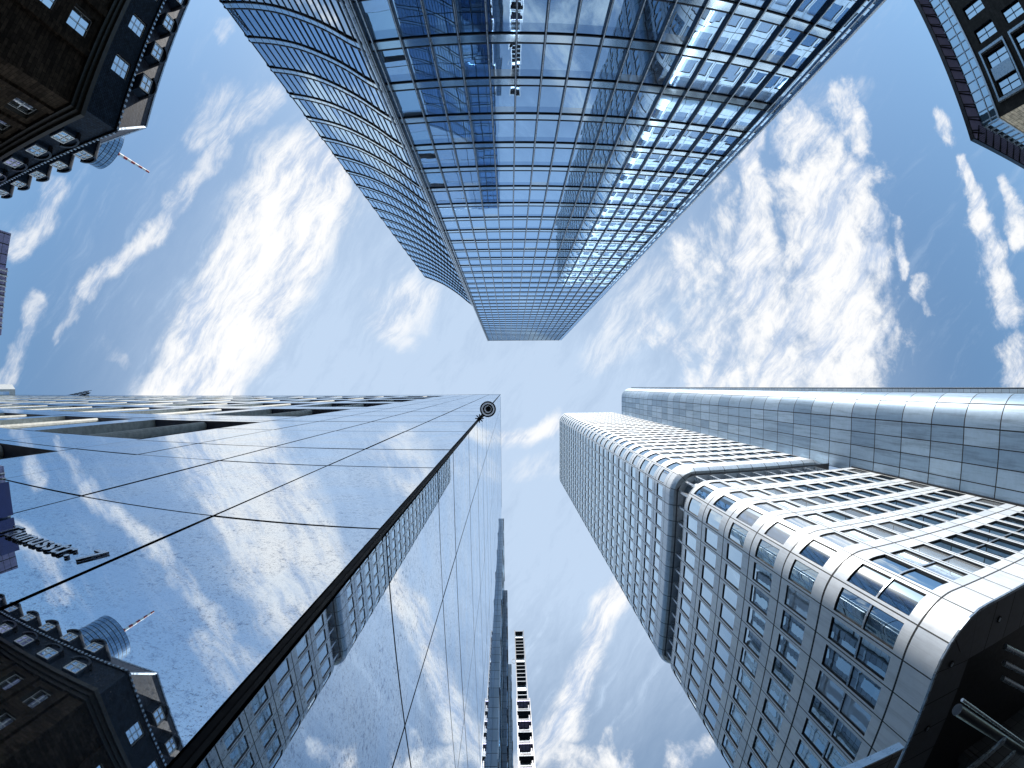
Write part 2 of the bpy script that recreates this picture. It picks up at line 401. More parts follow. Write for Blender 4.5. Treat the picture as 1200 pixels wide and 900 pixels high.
# curved wing: Catmull-Rom through plan points
WP=[(-4.95,-12.02),(-5.55,-12.45),(-6.7,-13.45),(-7.9,-14.35),(-9.2,-15.2),(-10.5,-15.85),(-11.5,-16.25),(-12.1,-16.5),(-12.35,-17.2),(-12.3,-20.0),(-12.2,-30)]
def cr(P,n=10):
    out=[]
    for i in range(len(P)-1):
        p0=Vector(P[max(i-1,0)]);p1=Vector(P[i]);p2=Vector(P[i+1]);p3=Vector(P[min(i+2,len(P)-1)])
        for k_ in range(n):
            t=k_/n; out.append(.5*((2*p1)+(p2-p0)*t+(2*p0-5*p1+4*p2-p3)*t*t+(3*p1-p0-3*p2+p3)*t**3))
    out.append(Vector(P[-1])); return out
CR=cr(WP); acc=[0]
for a,b in zip(CR,CR[1:]): acc.append(acc[-1]+(b-a).length)
def wv(s):
    for i in range(len(acc)-1):
        if s<=acc[i+1] or i==len(acc)-2:
            t=(s-acc[i])/(acc[i+1]-acc[i]); p=CR[i].lerp(CR[i+1],t); tt=(CR[i+1]-CR[i]).normalized(); return p,Vector((-tt.y,tt.x))*-1
HW=76.2
nW=25; WS=[.0+ .446*i for i in range(nW+1)]
def wpnt(s,z,d=0):
    p,n=wv(s); 
    return (p.x+n.x*d,p.y+n.y*d,z)
# make sure n faces +Y side
if wv(2)[1].y<0:
    _w=wv
    def wv(s): p,n=_w(s); return p,-n
wtops=[z for z in TOPB if z<HW-1]+[HW]
wch=0
for j,zt in enumerate(wtops):
    za=wtops[j-1] if j else ZB
    for i in range(nW):
        use = j>=4 and wch<34 and i<18
        mb=MB() if use else rest
        d=[random.uniform(-.004,.004) for _ in range(2)]
        mb.face([wpnt(WS[i],za,d[0]),wpnt(WS[i],zt-.5,d[0]),wpnt(WS[i+1],zt-.5,d[1]),wpnt(WS[i+1],za,d[1])])
        if use: mb.build('window_pane',M['glass_w'],T1); wch+=1
    mb=MB(); rbs=[MB(),MB()]; ss=[WS[0]+(WS[-1]-WS[0])*i/40 for i in range(41)]
    for a,b in zip(ss,ss[1:]):
        mb.face([wpnt(a,zt-.5,.03),wpnt(a,zt,.03),wpnt(b,zt,.03),wpnt(b,zt-.5,.03)])
        for rb,z in zip(rbs,(zt-.5,zt)):
            for (d0,e0),(d1,e1) in (((0,-.032),(.06,-.032)),((.06,-.032),(.06,.032)),((.06,.032),(0,.032))):
                rb.face([wpnt(a,z+e0,d0),wpnt(b,z+e0,d0),wpnt(b,z+e1,d1),wpnt(a,z+e1,d1)])
    bo=mb.build('spandrel_band',M['band'],T1,weld=True); rbs[0].build('lower_rail',M['mull'],bo,weld=True); rbs[1].build('upper_rail',M['mull'],bo,weld=True)
ro=rest.build('window_pane',[M['glass'],M['glass_d'],M['glass_b']],T1); ro['kind']='stuff'
for i,s in enumerate(WS):
    mb=MB(); p,n=wv(s); t=Vector((n.y,-n.x)); w=.02
    o=Vector((p.x,p.y,ZB))-Vector((t.x,t.y,0))*w/2
    mb.obox(o,(t.x*w,t.y*w,0),(n.x*.035,n.y*.035,0),(0,0,HW-ZB+.2)); mb.build('mullion',M['mull'],T1)
for dx,dy in ((-.03,.22),(-.22,.10)):
    mb=MB(); mb.cyl((-4.82+dx,YF+dy-.05,ZB),(-4.82+dx,YF+dy-.05,HW if dx<-.1 else HT),.055,n=10); mb.build('corner_post',M['cap'],T1)
mb=MB(); pts=[wv(.0+ .5*i)[0] for i in range(40)]
base=[(p.x+.0,p.y-.06) for p in pts]+[(-4.8,-30)]
for zz in (HW-.02,): mb.face([(x,y,zz) for x,y in base])
for (a,b),(c,d) in zip(base,base[1:]): mb.face([(a,b,ZB),(c,d,ZB),(c,d,HW-.02),(a,b,HW-.02)])
mb.build('wing_roof',M['mull'],T1)

# ================================================================== 2. ROUNDED DOUBLE BLOCK TOWER (right)
T2=thing('rounded_skyscraper','silver metal skyscraper of two stacked blocks with rounded corners and a blue panelled service shaft','skyscraper')
X0,X1=16.5,36.25; Yf,Yb=8.5,31.8; RC=2.6
pu=rpath([(23.5,Yb),(X0,Yb),(X0,Yf),(X1+.1,Yf),(X1+.1,12.5)],RC)
Yf2=9.0
pl=rpath([(23.5,31.0),(X0,31.0),(X0,Yf2),(36.72,Yf2)],RC)
side=-1
t_,e_,_=pu
x,y,t=e_(t_*.35)
side=1 if t.y*1<0 else -1          # left face must face -X
zrows=[]
NU=27; zu0=52.4; pit=(165-.6-zu0)/NU
for j in range(NU):
    z=zu0+pit*j; zrows.append((z,z+pit,z+.95,z+pit-.95))
zrows.append((164.4,165.2,None,None))
mod=1.70
def sed(path): 
    n=round(path[0]/mod); return [path[0]*i/n for i in range(n+1)]
wins=[]          # (z, call args)
def cbU(i,j,a0,a1,o0,o1,pt,arc): wins.append((o0,a0,a1,o0,o1,pt,arc,0))
wallu=MB(); facade(wallu,pu,side,sed(pu),zrows,(.13,.16),.11,cbU)
facade(wallu,pu,side,sed(pu),[(51.0,52.4,None,None)],(.2,.2),.1)
wallu.build('upper_block',[M['silver'],M['black']],T2,weld=True)
lrows=[(12.2,14.4,None,None),(14.4,22.0,15.3,20.7)]
for j in range(5): z=22.0+4.8*j; lrows.append((z,z+4.8,z+1.15,z+3.95))
def cbL(i,j,a0,a1,o0,o1,pt,arc): wins.append((o0,a0,a1,o0,o1,pt,arc,1 if j==1 else 0))
walll=MB(); facade(walll,pl,side,sed(pl),lrows,(.16,.22),.13,cbL)
slab(walll,pl,side,46.0,46.12,-3,.0)
walll.build('lower_block',[M['silver'],M['black']],T2,weld=True)
wins.sort(key=lambda w:w[0]); rg=MB(); rf=MB(); rgb=MB()
for k_,(z,a0,a1,o0,o1,pt,arc,dbl) in enumerate(wins):
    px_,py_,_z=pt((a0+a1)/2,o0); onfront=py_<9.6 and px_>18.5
    pale_pane=random.random()<((.85 if px_<25.5 else .12) if onfront else .10)  # front-left share raised to paint the bright reflection there
    ind=k_<100
    gm=MB() if ind else (rgb if pale_pane else rg); fm=MB() if ind else rf
    if dbl:
        zm=(o0+o1)/2
        make_window(gm,fm,a0,a1,o0,zm-.06,pt,arc,.11,.035); make_window(gm,fm,a0,a1,zm+.06,o1,pt,arc,.11,.035)
    else: make_window(gm,fm,a0,a1,o0,o1,pt,arc,.09,.035)
    if ind:
        w=gm.build('window',M['sglass_pale' if pale_pane else 'sglass'],T2,weld=True); fm.build('frame',M['black'],w)
        if dbl:
            b=MB(); c=cuts(a0,a1,arc)
            for a,bb in zip(c,c[1:]):
                b.face([pt(a,zm-.07,-.03),pt(bb,zm-.07,-.03),pt(bb,zm+.07,-.03),pt(a,zm+.07,-.03)])
                b.face([pt(a,zm-.07,-.03),pt(bb,zm-.07,-.03),pt(bb,zm-.07,-.11),pt(a,zm-.07,-.11)])
                b.face([pt(a,zm+.07,-.03),pt(bb,zm+.07,-.03),pt(bb,zm+.07,-.11),pt(a,zm+.07,-.11)])
            b.build('transom_bar',M['lframe'],w)
nb_=len(rg.f); rg.v_off=len(rg.v)
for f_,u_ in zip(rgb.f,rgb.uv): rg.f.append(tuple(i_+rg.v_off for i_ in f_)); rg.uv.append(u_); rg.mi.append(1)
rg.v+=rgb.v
w=rg.build('window',[M['sglass'],M['sglass_pale']],T2); w['kind']='stuff'; f=rf.build('frame',M['black'],w); f['kind']='stuff'
# bevelled rim under the upper block
rim=MB(); tot,ev,_=pu; n=60
def ppt(path,s,z,d):
    x,y,t=path[1](s); return (x+t.y*side*d,y-t.x*side*d,z)
for i in range(n*2):
    a,b=tot*i/(2*n),tot*(i+1)/(2*n); ua,ub=a/mod,b/mod
    prof=[(51.0,.0),(50.75,-.02),(50.25,-.28),(50.0,-.7),(50.0,-1.6)]
    for k_,((za,da),(zb_,db)) in enumerate(zip(prof,prof[1:])):
        rim.face([ppt(pu,a,za,da),ppt(pu,b,za,da),ppt(pu,b,zb_,db),ppt(pu,a,zb_,db)],[(ua,k_*.25+.1),(ub,k_*.25+.1),(ub,k_*.25+.3),(ua,k_*.25+.3)])
rim.build('lower_rim',M['rim'],T2,weld=True)
# recessed storey between the blocks
rc=MB(); nb=MB(); sp_=sed(pu)
for a,b in zip(sp_,sp_[1:]):
    c=cuts(a,b,True)
    for p_,q_ in zip(c,c[1:]): rc.face([ppt(pu,p_,45.9,-1.3),ppt(pu,q_,45.9,-1.3),ppt(pu,q_,50.1,-1.3),ppt(pu,p_,50.1,-1.3)])
    A=ppt(pu,a,46,-1.28); B=ppt(pu,a,46,-.7); A=Vector(A);B=Vector(B); dd=(B-A); tt=Vector((dd.y,-dd.x,0)).normalized()*.2
    nb.obox(A-tt/2,tt,dd,(0,0,4.1))
rc.build('recessed_storey',M['facadeB'],T2); fo=nb.build('recess_fin',M['lframe'],T2); fo['kind']='stuff'
mb=MB(); mb.face([(X0+RC,Yb,50.02),(X0+.5,Yb-2,50.02),(X0+.5,Yf+2,50.02),(X0+2,Yf+.5,50.02),(X1,Yf+.5,50.02),(X1,Yb,50.02)])
mb.face([(X0+RC,Yb,165.1),(X0+.5,Yb-2,165.1),(X0+.5,Yf+2,165.1),(X0+2,Yf+.5,165.1),(X1,Yf+.5,165.1),(X1,Yb,165.1)])
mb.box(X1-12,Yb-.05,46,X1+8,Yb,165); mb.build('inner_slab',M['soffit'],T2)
# service shaft: west face X=36.7 with rounded corner
ps=rpath([(46.0,.95),(36.7,.95),(36.7,9.4)],2.7)
xs,ys,ts=ps[1](ps[0]*.95); sds=1 if ts.y<0 else -1
sh=MB(); ns=[0]
L0=9.3-2.7; arc=2.7*math.pi/2; rest_=ps[0]-L0-arc
se=[0,L0*.25,L0*.5,L0*.75,L0]+[L0+arc*.5,L0+arc]+[L0+arc+rest_*k_/4 for k_ in (1,2,3,4)]
zr=[(24.7+4.35*k_,24.7+4.35*(k_+1),None,None) for k_ in range(-6,32)]
zr=[r for r in zr if r[1]<165]+[(24.7+4.35*32,165.2,None,None)]
facade(sh,ps,sds,se,zr,(0,0),.1)
sh.face([(46,.95,165.2),(40,.95,165.2),(37.6,1.8,165.2),(36.75,4,165.2),(36.75,9.4,165.2),(46,9.4,165.2)])
sh.build('service_shaft',M['shaft'],T2,weld=True)
mb=MB(); mb.box(40.2,.55,-1.6,46,.93,166.0); mb.build('shaft_edge_strip',M['silver'],T2)
mb=MB(); mb.box(40.1,.49,-1.6,40.19,.60,166.2); mb.build('shaft_edge_rail',M['black'],T2)
mb=MB(); mb.box(36.62,8.85,12.2,36.8,9.3,46); mb.build('shadow_joint',M['black'],T2)
# underside of the lower block
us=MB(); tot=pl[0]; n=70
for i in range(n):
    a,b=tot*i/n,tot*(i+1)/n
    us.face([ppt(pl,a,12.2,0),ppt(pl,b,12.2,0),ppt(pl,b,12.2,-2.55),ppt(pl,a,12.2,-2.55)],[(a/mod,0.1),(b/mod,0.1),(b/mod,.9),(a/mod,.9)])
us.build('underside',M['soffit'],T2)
us=MB()
for i in range(n):
    a,b=tot*i/n,tot*(i+1)/n
    us.face([ppt(pl,a,12.25,.015),ppt(pl,b,12.25,.015),ppt(pl,b,12.12,.015),ppt(pl,a,12.12,.015)])
    us.face([ppt(pl,a,12.12,.015),ppt(pl,b,12.12,.015),ppt(pl,b,12.12,-.12),ppt(pl,a,12.12,-.12)])
us.build('bottom_edge_trim',M['cap'],T2)
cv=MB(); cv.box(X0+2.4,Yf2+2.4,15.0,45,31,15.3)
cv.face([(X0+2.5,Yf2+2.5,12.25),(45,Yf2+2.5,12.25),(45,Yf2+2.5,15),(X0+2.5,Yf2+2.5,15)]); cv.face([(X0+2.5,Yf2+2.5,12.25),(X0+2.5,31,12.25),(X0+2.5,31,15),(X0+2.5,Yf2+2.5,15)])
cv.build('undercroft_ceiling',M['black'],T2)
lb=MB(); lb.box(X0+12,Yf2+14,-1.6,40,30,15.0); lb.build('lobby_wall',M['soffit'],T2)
for k_ in range(3):
    mb=MB(); mb.box(X0+11.3,Yf2+14+k_*3.5,-1.6,X0+11.9,Yf2+14.8+k_*3.5,15); mb.build('column',M['soffit'],T2)
mb=MB(); mb.cyl((15.2,10.75,9.3),(27.0,19.2,9.3),.07,n=16); mb.build('steel_beam',M['cap'],T2,weld=True)
mb=MB(); mb.cyl((15.6,11.5,9.6),(27.0,19.7,9.6),.24,n=16); mb.build('steel_beam',M['mull'],T2,weld=True)
for a,b in (((18.4,16.2,9.2),(21.6,15.75,9.2)),((21.4,18.5,9.2),(24.2,18.0,9.2))):
    mb=MB(); mb.bar(a,b,.4,.2); mb.build('cross_bar',M['cap'],T2)
for k_ in range(3):
    mb=MB(); mb.cyl((23.4+.6*k_,12.6+1.15*k_,12.6),(34,18.2+1.15*k_,12.6),.16,n=14); mb.build('ceiling_tube',M['cap'],T2,weld=True)
for lx,ly in ((17.6,11.3),(17.6,14.7),(20.9,10.2),(24.3,10.2)):
    mb=MB(); mb.cyl((lx,ly,12.18),(lx,ly,12.1),.16,n=20); d_=mb.build('downlight',M['black'],T2)
    mb=MB(); mb.cyl((lx,ly,12.099),(lx,ly,12.09),.10,n=20); mb.build('lens',M['cap'],d_)
cn=MB(); cn.box(7.6,9.75,7.75,10.4,20,8.0); cn.build('entrance_canopy',M['soffit'],T2)
cn=MB(); cn.box(7.5,9.68,7.72,10.4,9.745,8.05); cn.build('canopy_edge',M['cap'],T2)
for yy in (12.,18.5):
    cn=MB(); cn.box(8.8,yy,-1.6,9.1,yy+.3,7.745); cn.build('canopy_post',M['soffit'],T2)

# ================================================================== 3. POLISHED STONE BUILDING (bottom left)
T3=thing('polished_stone_building','mirror polished pale stone building with thin dark joints filling the lower left corner','building')
HR=70.; WX0=-130.; CXR=-.87; CYF=1.0; g_=.016
hz=[-1.6,.15,3.53,6.42,8.3,11.75,15.1]; 
while hz[-1]+3.2<HR-1.5: hz.append(hz[-1]+3.2)
hz.append(HR)
vx=[CXR-.03,-2.33,-4.03,-5.7,-7.38]
fw=MB(); 
def pane_front(x0,x1,z0,z1,mb):
    g=g_; gz=min(.075,.015+.0042*max(0,z0)); gv=min(.03,.014+.001*max(0,z0)); d=[random.uniform(-.0025,.0025) for _ in range(3)]
    y=CYF; mb.face([(x0+gv,y+d[0],z0+gz),(x0+gv,y+d[0]+d[2],z1-gz*.5),(x1-gv,y+d[1]+d[2],z1-gz*.5),(x1-gv,y+d[1],z0+gz)])
k=0
allp=[]
for j in range(len(hz)-1):
    for a,b in zip(vx,vx[1:]): allp.append((b,a,hz[j],hz[j+1]))
for n_,(a,b,c,d) in enumerate(allp):
    pane_front(a,b,c,d,fw)
wr=[(3.95,5.95),(8.5,14.3),(17.5,24.0),(27,33.5),(36.5,43),(46,52.5),(55.5,61.5)]
bays=[]; x=-7.38
while x>WX0+4: bays.append((x-4.3,x)); x-=5.3
# wall strips between window rows (long panels split at bay axes)
def hstrip(z0,z1):
    zs=[z0]+[z for z in hz if z0+.4<z<z1-.4]+[z1]
    for za,zb_ in zip(zs,zs[1:]):
        x=-7.38
        while x>WX0: pane_front(x-2.65,x,za,zb_,fw); x-=2.65
zc=-1.6
for a,b in wr: hstrip(zc,a); zc=b
hstrip(zc,HR)
jb=MB(); sf=MB(); gl=[]
DEP=.30
for ri,(a,b) in enumerate(wr):
    for bi,(xl,xr) in enumerate(bays):
        pane_front(xl-1.0,xl,a,b,fw)
        jb.face([(xl,CYF,a),(xl,CYF+DEP,a),(xl,CYF+DEP,b),(xl,CYF,b)]); jb.face([(xr,CYF,a),(xr,CYF,b),(xr,CYF+DEP,b),(xr,CYF+DEP,a)])
        sf.face([(xl,CYF,b),(xl,CYF+DEP,b),(xr,CYF+DEP,b),(xr,CYF,b)]); jb.face([(xl,CYF,a),(xr,CYF,a),(xr,CYF+DEP,a),(xl,CYF+DEP,a)])
        gl.append((b-a,bi,ri,xl,xr,a,b))
fw.build('front_cladding',M['polish'],T3)
jb.build('window_reveal',M['jamb'],T3)['kind']='stuff'; sf.build('window_lintel',M['dsoffit'],T3)['kind']='stuff'
gl.sort(key=lambda g:(g[2]*1.5+g[1]))
rest=MB(); restc=MB()
for k_,(_,bi,ri,xl,xr,a,b) in enumerate(gl):
    ind=k_<90; mb=MB() if ind else rest; cm=MB() if ind else restc
    mb.face([(xl,CYF+DEP,a),(xl,CYF+DEP,b),(xr,CYF+DEP,b),(xr,CYF+DEP,a)])
    xm=(xl+xr)/2; cm.cyl((xm,CYF+.16,a),(xm,CYF+.16,b-.02),.14,n=14,caps=False)
    if ind:
        w=mb.build('window',M['sglass'],T3); cm.build('mullion_column',M['jamb'],w,True)
w=rest.build('window',M['sglass'],T3); w['kind']='stuff'; c=restc.build('mullion_column',M['jamb'],w); c['kind']='stuff'
rw=MB(); yv=[CYF+.03,2.78,6.2,9.6]+[13.0,16.4]; YE=yv[-1]
for j in range(len(hz)-1):
    for a,b in zip(yv,yv[1:]):
        g=g_; gz=min(.075,.015+.0042*max(0,hz[j])); d=random.uniform(-.0022,.0022); X=CXR
        rw.face([(X,a+g,hz[j]+gz),(X+d,b-g,hz[j]+gz),(X+d,b-g,hz[j+1]-gz*.5),(X,a+g,hz[j+1]-gz*.5)])
rw.build('side_cladding',M['polish'],T3)
bk=MB(); bk.box(WX0,CYF+.35,-1.6,CXR-.03,YE,HR-.02); bk.box(-7.38,CYF+.03,-1.6,CXR-.03,CYF+.35,HR-.02); bk.build('backing_wall',M['black'],T3)
cs=MB(); cs.box(CXR-.028,CYF-.006,-1.6,CXR-.001,CYF+.012,HR+.02); cs.box(CXR-.026,CYF-.004,-1.6,CXR+.003,CYF+.022,HR+.02); cs.build('corner_trim',M['corner'],T3)
cp=MB(); cp.box(WX0,CYF-.012,HR,CXR,CYF+.3,HR+.12); cp.box(CXR-.3,CYF+.35,HR+.0,CXR+.012,YE,HR+.12); cp.build('parapet_cap',M['cap'],T3)
# street name letters
cu=bpy.data.curves.new('street_name_letters','FONT'); cu.body='Taunusstr. 7'; cu.extrude=.022; cu.size=1; cu.bevel_depth=.004; cu.offset=.012
to=bpy.data.objects.new('tmp',cu); COL.objects.link(to)
bpy.context.view_layer.update()
me=bpy.data.meshes.new_from_object(to.evaluated_get(bpy.context.evaluated_depsgraph_get()))
bpy.data.objects.remove(to)
xs=[v.co.x for v in me.vertices]; ys=[v.co.y for v in me.vertices]
w=max(xs)-min(xs); h=max(ys)
for v in me.vertices:
    X=-3.60+(v.co.x-min(xs))/w*1.17; Z=2.07+v.co.y/h*.25; v.co=(X,CYF-.010-v.co.z*.26,Z)
me.materials.clear(); me.materials.append(M['letter']); me.materials.append(M['letterf']); me.update()
for p in me.polygons: p.material_index=1 if abs(p.normal.y)>.8 else 0
lo=bpy.data.objects.new('street_name_letters',me); COL.objects.link(lo)
tag(lo,'raised dark metal letters reading Taunusstr. 7 on the polished stone wall','sign')
# box sign left of the letters
sb=thing('projecting_box','dark blue box projecting from the stone wall beside the street name letters','wall box')
mb=MB(); mb.box(-4.55,.74,2.3,-3.96,.99,2.5); mb.build('box_body',M['bluebox'],sb)
mb=MB(); mb.box(-3.955,.72,2.28,-3.94,.99,2.52); mb.build('box_edge',M['bluebox'],sb)
# round lamp on the corner
lp=thing('wall_lamp','round black and white ringed lamp bracketed to the corner of the polished building','lamp')
lc=Vector((-.575,.665,15.7)); r=.235
def ring(r0,r1,z0,z1,n=40):
    mb=MB()
    for i in range(n):
        a,b=2*math.pi*i/n,2*math.pi*(i+1)/n
        P=lambda rr,an,z:(lc.x+rr*math.cos(an),lc.y+rr*math.sin(an),z)
        mb.face([P(r0,a,z0),P(r1,a,z0),P(r1,b,z0),P(r0,b,z0)]); mb.face([P(r1,a,z0),P(r1,a,z1),P(r1,b,z1),P(r1,b,z0)])
        mb.face([P(r0,a,z0),P(r0,b,z0),P(r0,b,z1),P(r0,a,z1)]); mb.face([P(r0,a,z1),P(r0,b,z1),P(r1,b,z1),P(r1,a,z1)])
    return mb
def sheet(r0,r1,z,n=40):
    mb=MB()
    for i in range(n):
        a,b=2*math.pi*i/n,2*math.pi*(i+1)/n
        P=lambda rr,an:(lc.x+rr*math.cos(an),lc.y+rr*math.sin(an),z)
        mb.face([P(r0,a),P(r1,a),P(r1,b),P(r0,b)])
    return mb
ring(.200,.24,15.665,15.70).build('outer_ring',M['black'],lp); sheet(.150,.201,15.69).build('white_ring',M['opal'],lp)
ring(.112,.151,15.66,15.71).build('inner_ring',M['black'],lp); sheet(.06,.113,15.69).build('diffuser',M['opal'],lp)
mb=MB(); mb.cyl((lc.x+.012,lc.y-.01,15.60),(lc.x+.012,lc.y-.01,15.66),.06,.085,n=20); mb.build('bulb_cover',M['black'],lp)
mb=MB(); mb.cyl((lc.x-.02,lc.y-.02,15.70),(lc.x-.02,lc.y-.02,15.78),.04,.03,n=20); mb.build('housing',M['black'],lp)
dv=(Vector((CXR,CYF,15.7))-lc).normalized(); mb=MB(); mb.bar(lc+dv*.235,Vector((CXR+.0,CYF,15.7)),.10,.08); mb.build('bracket_arm',M['jamb'],lp)
mb=MB(); 
for an in (0,.8,1.6,2.4):
    d_=Vector((math.cos(an),math.sin(an),0))*.13; c_=Vector((CXR+.04,CYF-.06,15.68)); mb.bar(c_-d_,c_+d_,.03,.05)
mb.build('clamp',M['black'],lp)

# ================================================================== buildings further down the street (bottom centre)
def street_block(name,label,x,y0,y1,H,pitch,mat,ledge,back=8.):
    t=thing(name,label,'building')
    b=MB(); b.box(x-back,y0,-1.6,x,y1,H); b.build('wall',mat,t)
    z=H; k_=0
    while z>6:
        m=MB(); m.box(x-.4,y0+.02,z-.12,x+ledge,y1-.02,z+.1); m.build('cornice',M['cap'] if k_%2 else M['bmetal'],t); 
        for q in range(int((y1-y0)/2.2)):
            f=MB(); yy=y0+.8+q*2.2; f.box(x,yy,z-pitch+.9,x+.05,yy+1.2,z-.8); f.build('window',M['sglass'],t)
        z-=pitch; k_+=1
    return t
street_block('grey_office_building','narrow grey facade adjoining the far end of the polished stone side wall',-.60,YE+.05,25.0,64,6.5,M['rim'],.06)
street_block('slim_dark_building','slim dark facade with protruding ledges between two paler facades down the street',-.28,25.1,35.5,61,5.2,M['facadeB'],.08)
street_block('pale_office_building','pale narrow facade with thin ledges just left of the balcony tower',.12,35.6,60,60,4.2,M['rim'],.08)
t=thing('balcony_tower','slim tower of stacked railed balconies seen edge-on above the side street','tower')
F=3.2
def fb(m,x0,y0,z0,x1,y1,z1): m.box(x0*F,y0*F,z0*F,x1*F,y1*F,z1*F)
mb=MB(); mb.box(.75*F,31*F,-1.6,1.62*F,34*F,60.5*F); mb.build('wall',M['facadeB'],t)
z=60.; k_=0
while z>6:
    if z<44 and k_%2==0:
        m=MB(); fb(m,.62,30.1,z-.05,1.85,31,z+.03); so=m.build('balcony',M['purple'] if k_%4==0 else M['mull'],t)
        r_=MB()
        for q in range(4): fb(r_,.64,30.12,z+.10+.09*q,1.84,30.14,z+.125+.09*q)
        fb(r_,.62,30.1,z+.03,.66,30.14,z+.45); fb(r_,1.82,30.1,z+.03,1.86,30.14,z+.45); r_.build('railing',M['bmetal'],so)
        g_2=MB(); fb(g_2,.95,30.96,z+.1,1.5,30.995,z+.75); g_2.build('window',M['sglass'],t); z-=.92
    else:
        m=MB(); fb(m,.66,30.5,z-.06,1.66,31,z+.05); m.build('louvre',M['mull'],t); z-=.85 if k_%6 else 1.9
    k_+=1
mb=MB()
for i in range(24):
    a,b=2*math.pi*i/24,2*math.pi*(i+1)/24; mb.bar(((.45+.22*math.cos(a))*F,30.4*F,(52+.5*math.sin(a))*F),((.45+.22*math.cos(b))*F,30.4*F,(52+.5*math.sin(b))*F),.12)
mb.build('round_bracket',M['bmetal'],t)
for x_,z1 in ((.66,60.2),(1.72,60.2),(.60,44.2),(1.88,44.2)): m=MB(); fb(m,x_-.04,30.4,0,x_+.04,30.5,z1); m.build('corner_post',M['bmetal'],t)

# ================================================================== 4. OLD STONE BUILDING top left
T4=thing('old_stone_building','near-black stone corner building with slate mansard roof and rows of round-topped dormers','building')
WXs,WYs=-29.4,-19.3
p_x=rpath([(WXs,-75),(WXs,WYs)],.01); p_y=rpath([(WXs,WYs),(-85,WYs)],.01)
def mkside(path):
    x,y,t=path[1](path[0]*.5); return x,y,t
def uvscale_wall(mb):
    return mb
w4=[]
def cb4(i,j,a0,a1,o0,o1,pt,arc): w4.append((a0,a1,o0,o1,pt))
rows4=[(-1.6,3,-.2,2.4),(3,7.4,4,6.8),(7.4,11.6,8.3,11),(11.6,15.8,12.6,15.2),(15.8,20.6,17.0,19.8)]
stonemb=MB()
for path,sd,start in ((p_x,1,None),(p_y,1,None)):
    x,y,t=mkside(path)
    want=Vector((1,0)) if path is p_x else Vector((0,1))
    sd=1 if Vector((t.y,-t.x)).dot(want)>0 else -1
    tot=path[0]
    if path is p_x:
        e=[tot-4.2-3.9*k_ for k_ in range(12,-1,-1)]; e=[0]+[v for v in e if v>.5]+[tot]; sk=lambda i,j,n=len(e):i==n-2
    else:
        e=[0,2.0]+[2.0+3.9*k_ for k_ in range(1,14)]+[tot]; sk=lambda i,j:i==0
    before=len(stonemb.uv)
    facade(stonemb,path,sd,e,rows4,(1.0,1.0),.45,cb4,sk)
# metre UVs for ashlar
for k_,f in enumerate(stonemb.f):
    P=[stonemb.v[i] for i in f]; stonemb.uv[k_]=[((p[1] if abs(P[0][0]-P[2][0])<.01 else p[0]),p[2]) for p in P]
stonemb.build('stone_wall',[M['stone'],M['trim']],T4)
def win_part(T,a0,a1,o0,o1,pt,depth,nb_h=1,nb_v=1,fmat='frame',fw_=.07,glass='wglass'):
    gmb=MB(); fmb=MB(); make_window(gmb,None,a0,a1,o0,o1,pt,False,depth)
    w=gmb.build('window',M[glass],T)
    def strip(s0,s1,z0,z1): fmb.face([pt(s0,z0,-depth+.05),pt(s1,z0,-depth+.05),pt(s1,z1,-depth+.05),pt(s0,z1,-depth+.05)])
    strip(a0,a0+fw_,o0,o1); strip(a1-fw_,a1,o0,o1); strip(a0,a1,o0,o0+fw_); strip(a0,a1,o1-fw_,o1)
    for k_ in range(1,nb_v+1): s=a0+(a1-a0)*k_/(nb_v+1); strip(s-.03,s+.03,o0,o1)
    for k_ in range(1,nb_h+1): z=o0+(o1-o0)*k_/(nb_h+1); strip(a0,a1,z-.03,z+.03)
    fmb.build('frame',M[fmat],w)
for (a0,a1,o0,o1,pt) in w4[:]: win_part(T4,a0,a1,o0,o1,pt,.4,1,1)
# pilasters + quoin strips
for k_ in range(8):
    m=MB(); y=WYs-4.2-3.9*k_; m.box(WXs,y-.3,-1.6,WXs+.22,y+.3,20.6); m.build('pilaster',M['stone'],T4)
    m=MB(); x=WXs-2.0-3.9*k_; m.box(x-.3,WYs,-1.6,x+.3,WYs+.22,20.6); m.build('pilaster',M['stone'],T4)
def lcorn(z0,z1,out,name,mat,dz=0):
    m=MB(); m.box(WXs-.3,-75,z0,WXs+out,WYs+out,z1); m.box(-85,WYs-.3,z0,WXs-.302,WYs+out,z1); m.build(name,M[mat],T4)
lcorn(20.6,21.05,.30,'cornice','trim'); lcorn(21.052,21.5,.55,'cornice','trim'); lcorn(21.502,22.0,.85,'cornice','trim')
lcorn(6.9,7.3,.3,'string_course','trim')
# attic storey 22..26 with windows, slate
a_x=WXs+.55; a_y=WYs+.15
attic=MB(); px_=rpath([(a_x,-75),(a_x,a_y)],.01); py_=rpath([(a_x,a_y),(-85,a_y)],.01)
aw=[]
def cba(i,j,a0,a1,o0,o1,pt,arc): aw.append((a0,a1,o0,o1,pt))
tot=px_[0]
def sidefor(path,want):
    x,y,t=path[1](path[0]*.5); return 1 if Vector((t.y,-t.x)).dot(Vector(want))>0 else -1
e=[0]+[tot-(2.9+4.3*k_) for k_ in range(11,-1,-1)]+[tot]
e=[v for v in e if v>=0]
facade(attic,px_,sidefor(px_,(1,0)),e,[(22.0,26.0,23.3,25.5)],(1.35,1.35),.22,cba,lambda i,j,n=len(e):i==n-2)
facade(attic,py_,sidefor(py_,(0,1)),[0,py_[0]],[(22.0,26.0,None,None)],(0,0),.2)
for k_,f in enumerate(attic.f):
    P=[attic.v[i] for i in f]; attic.uv[k_]=[((p[1] if abs(P[0][0]-P[2][0])<.01 else p[0]),p[2]) for p in P]
attic.build('attic_wall',[M['slate'],M['bmetal']],T4)
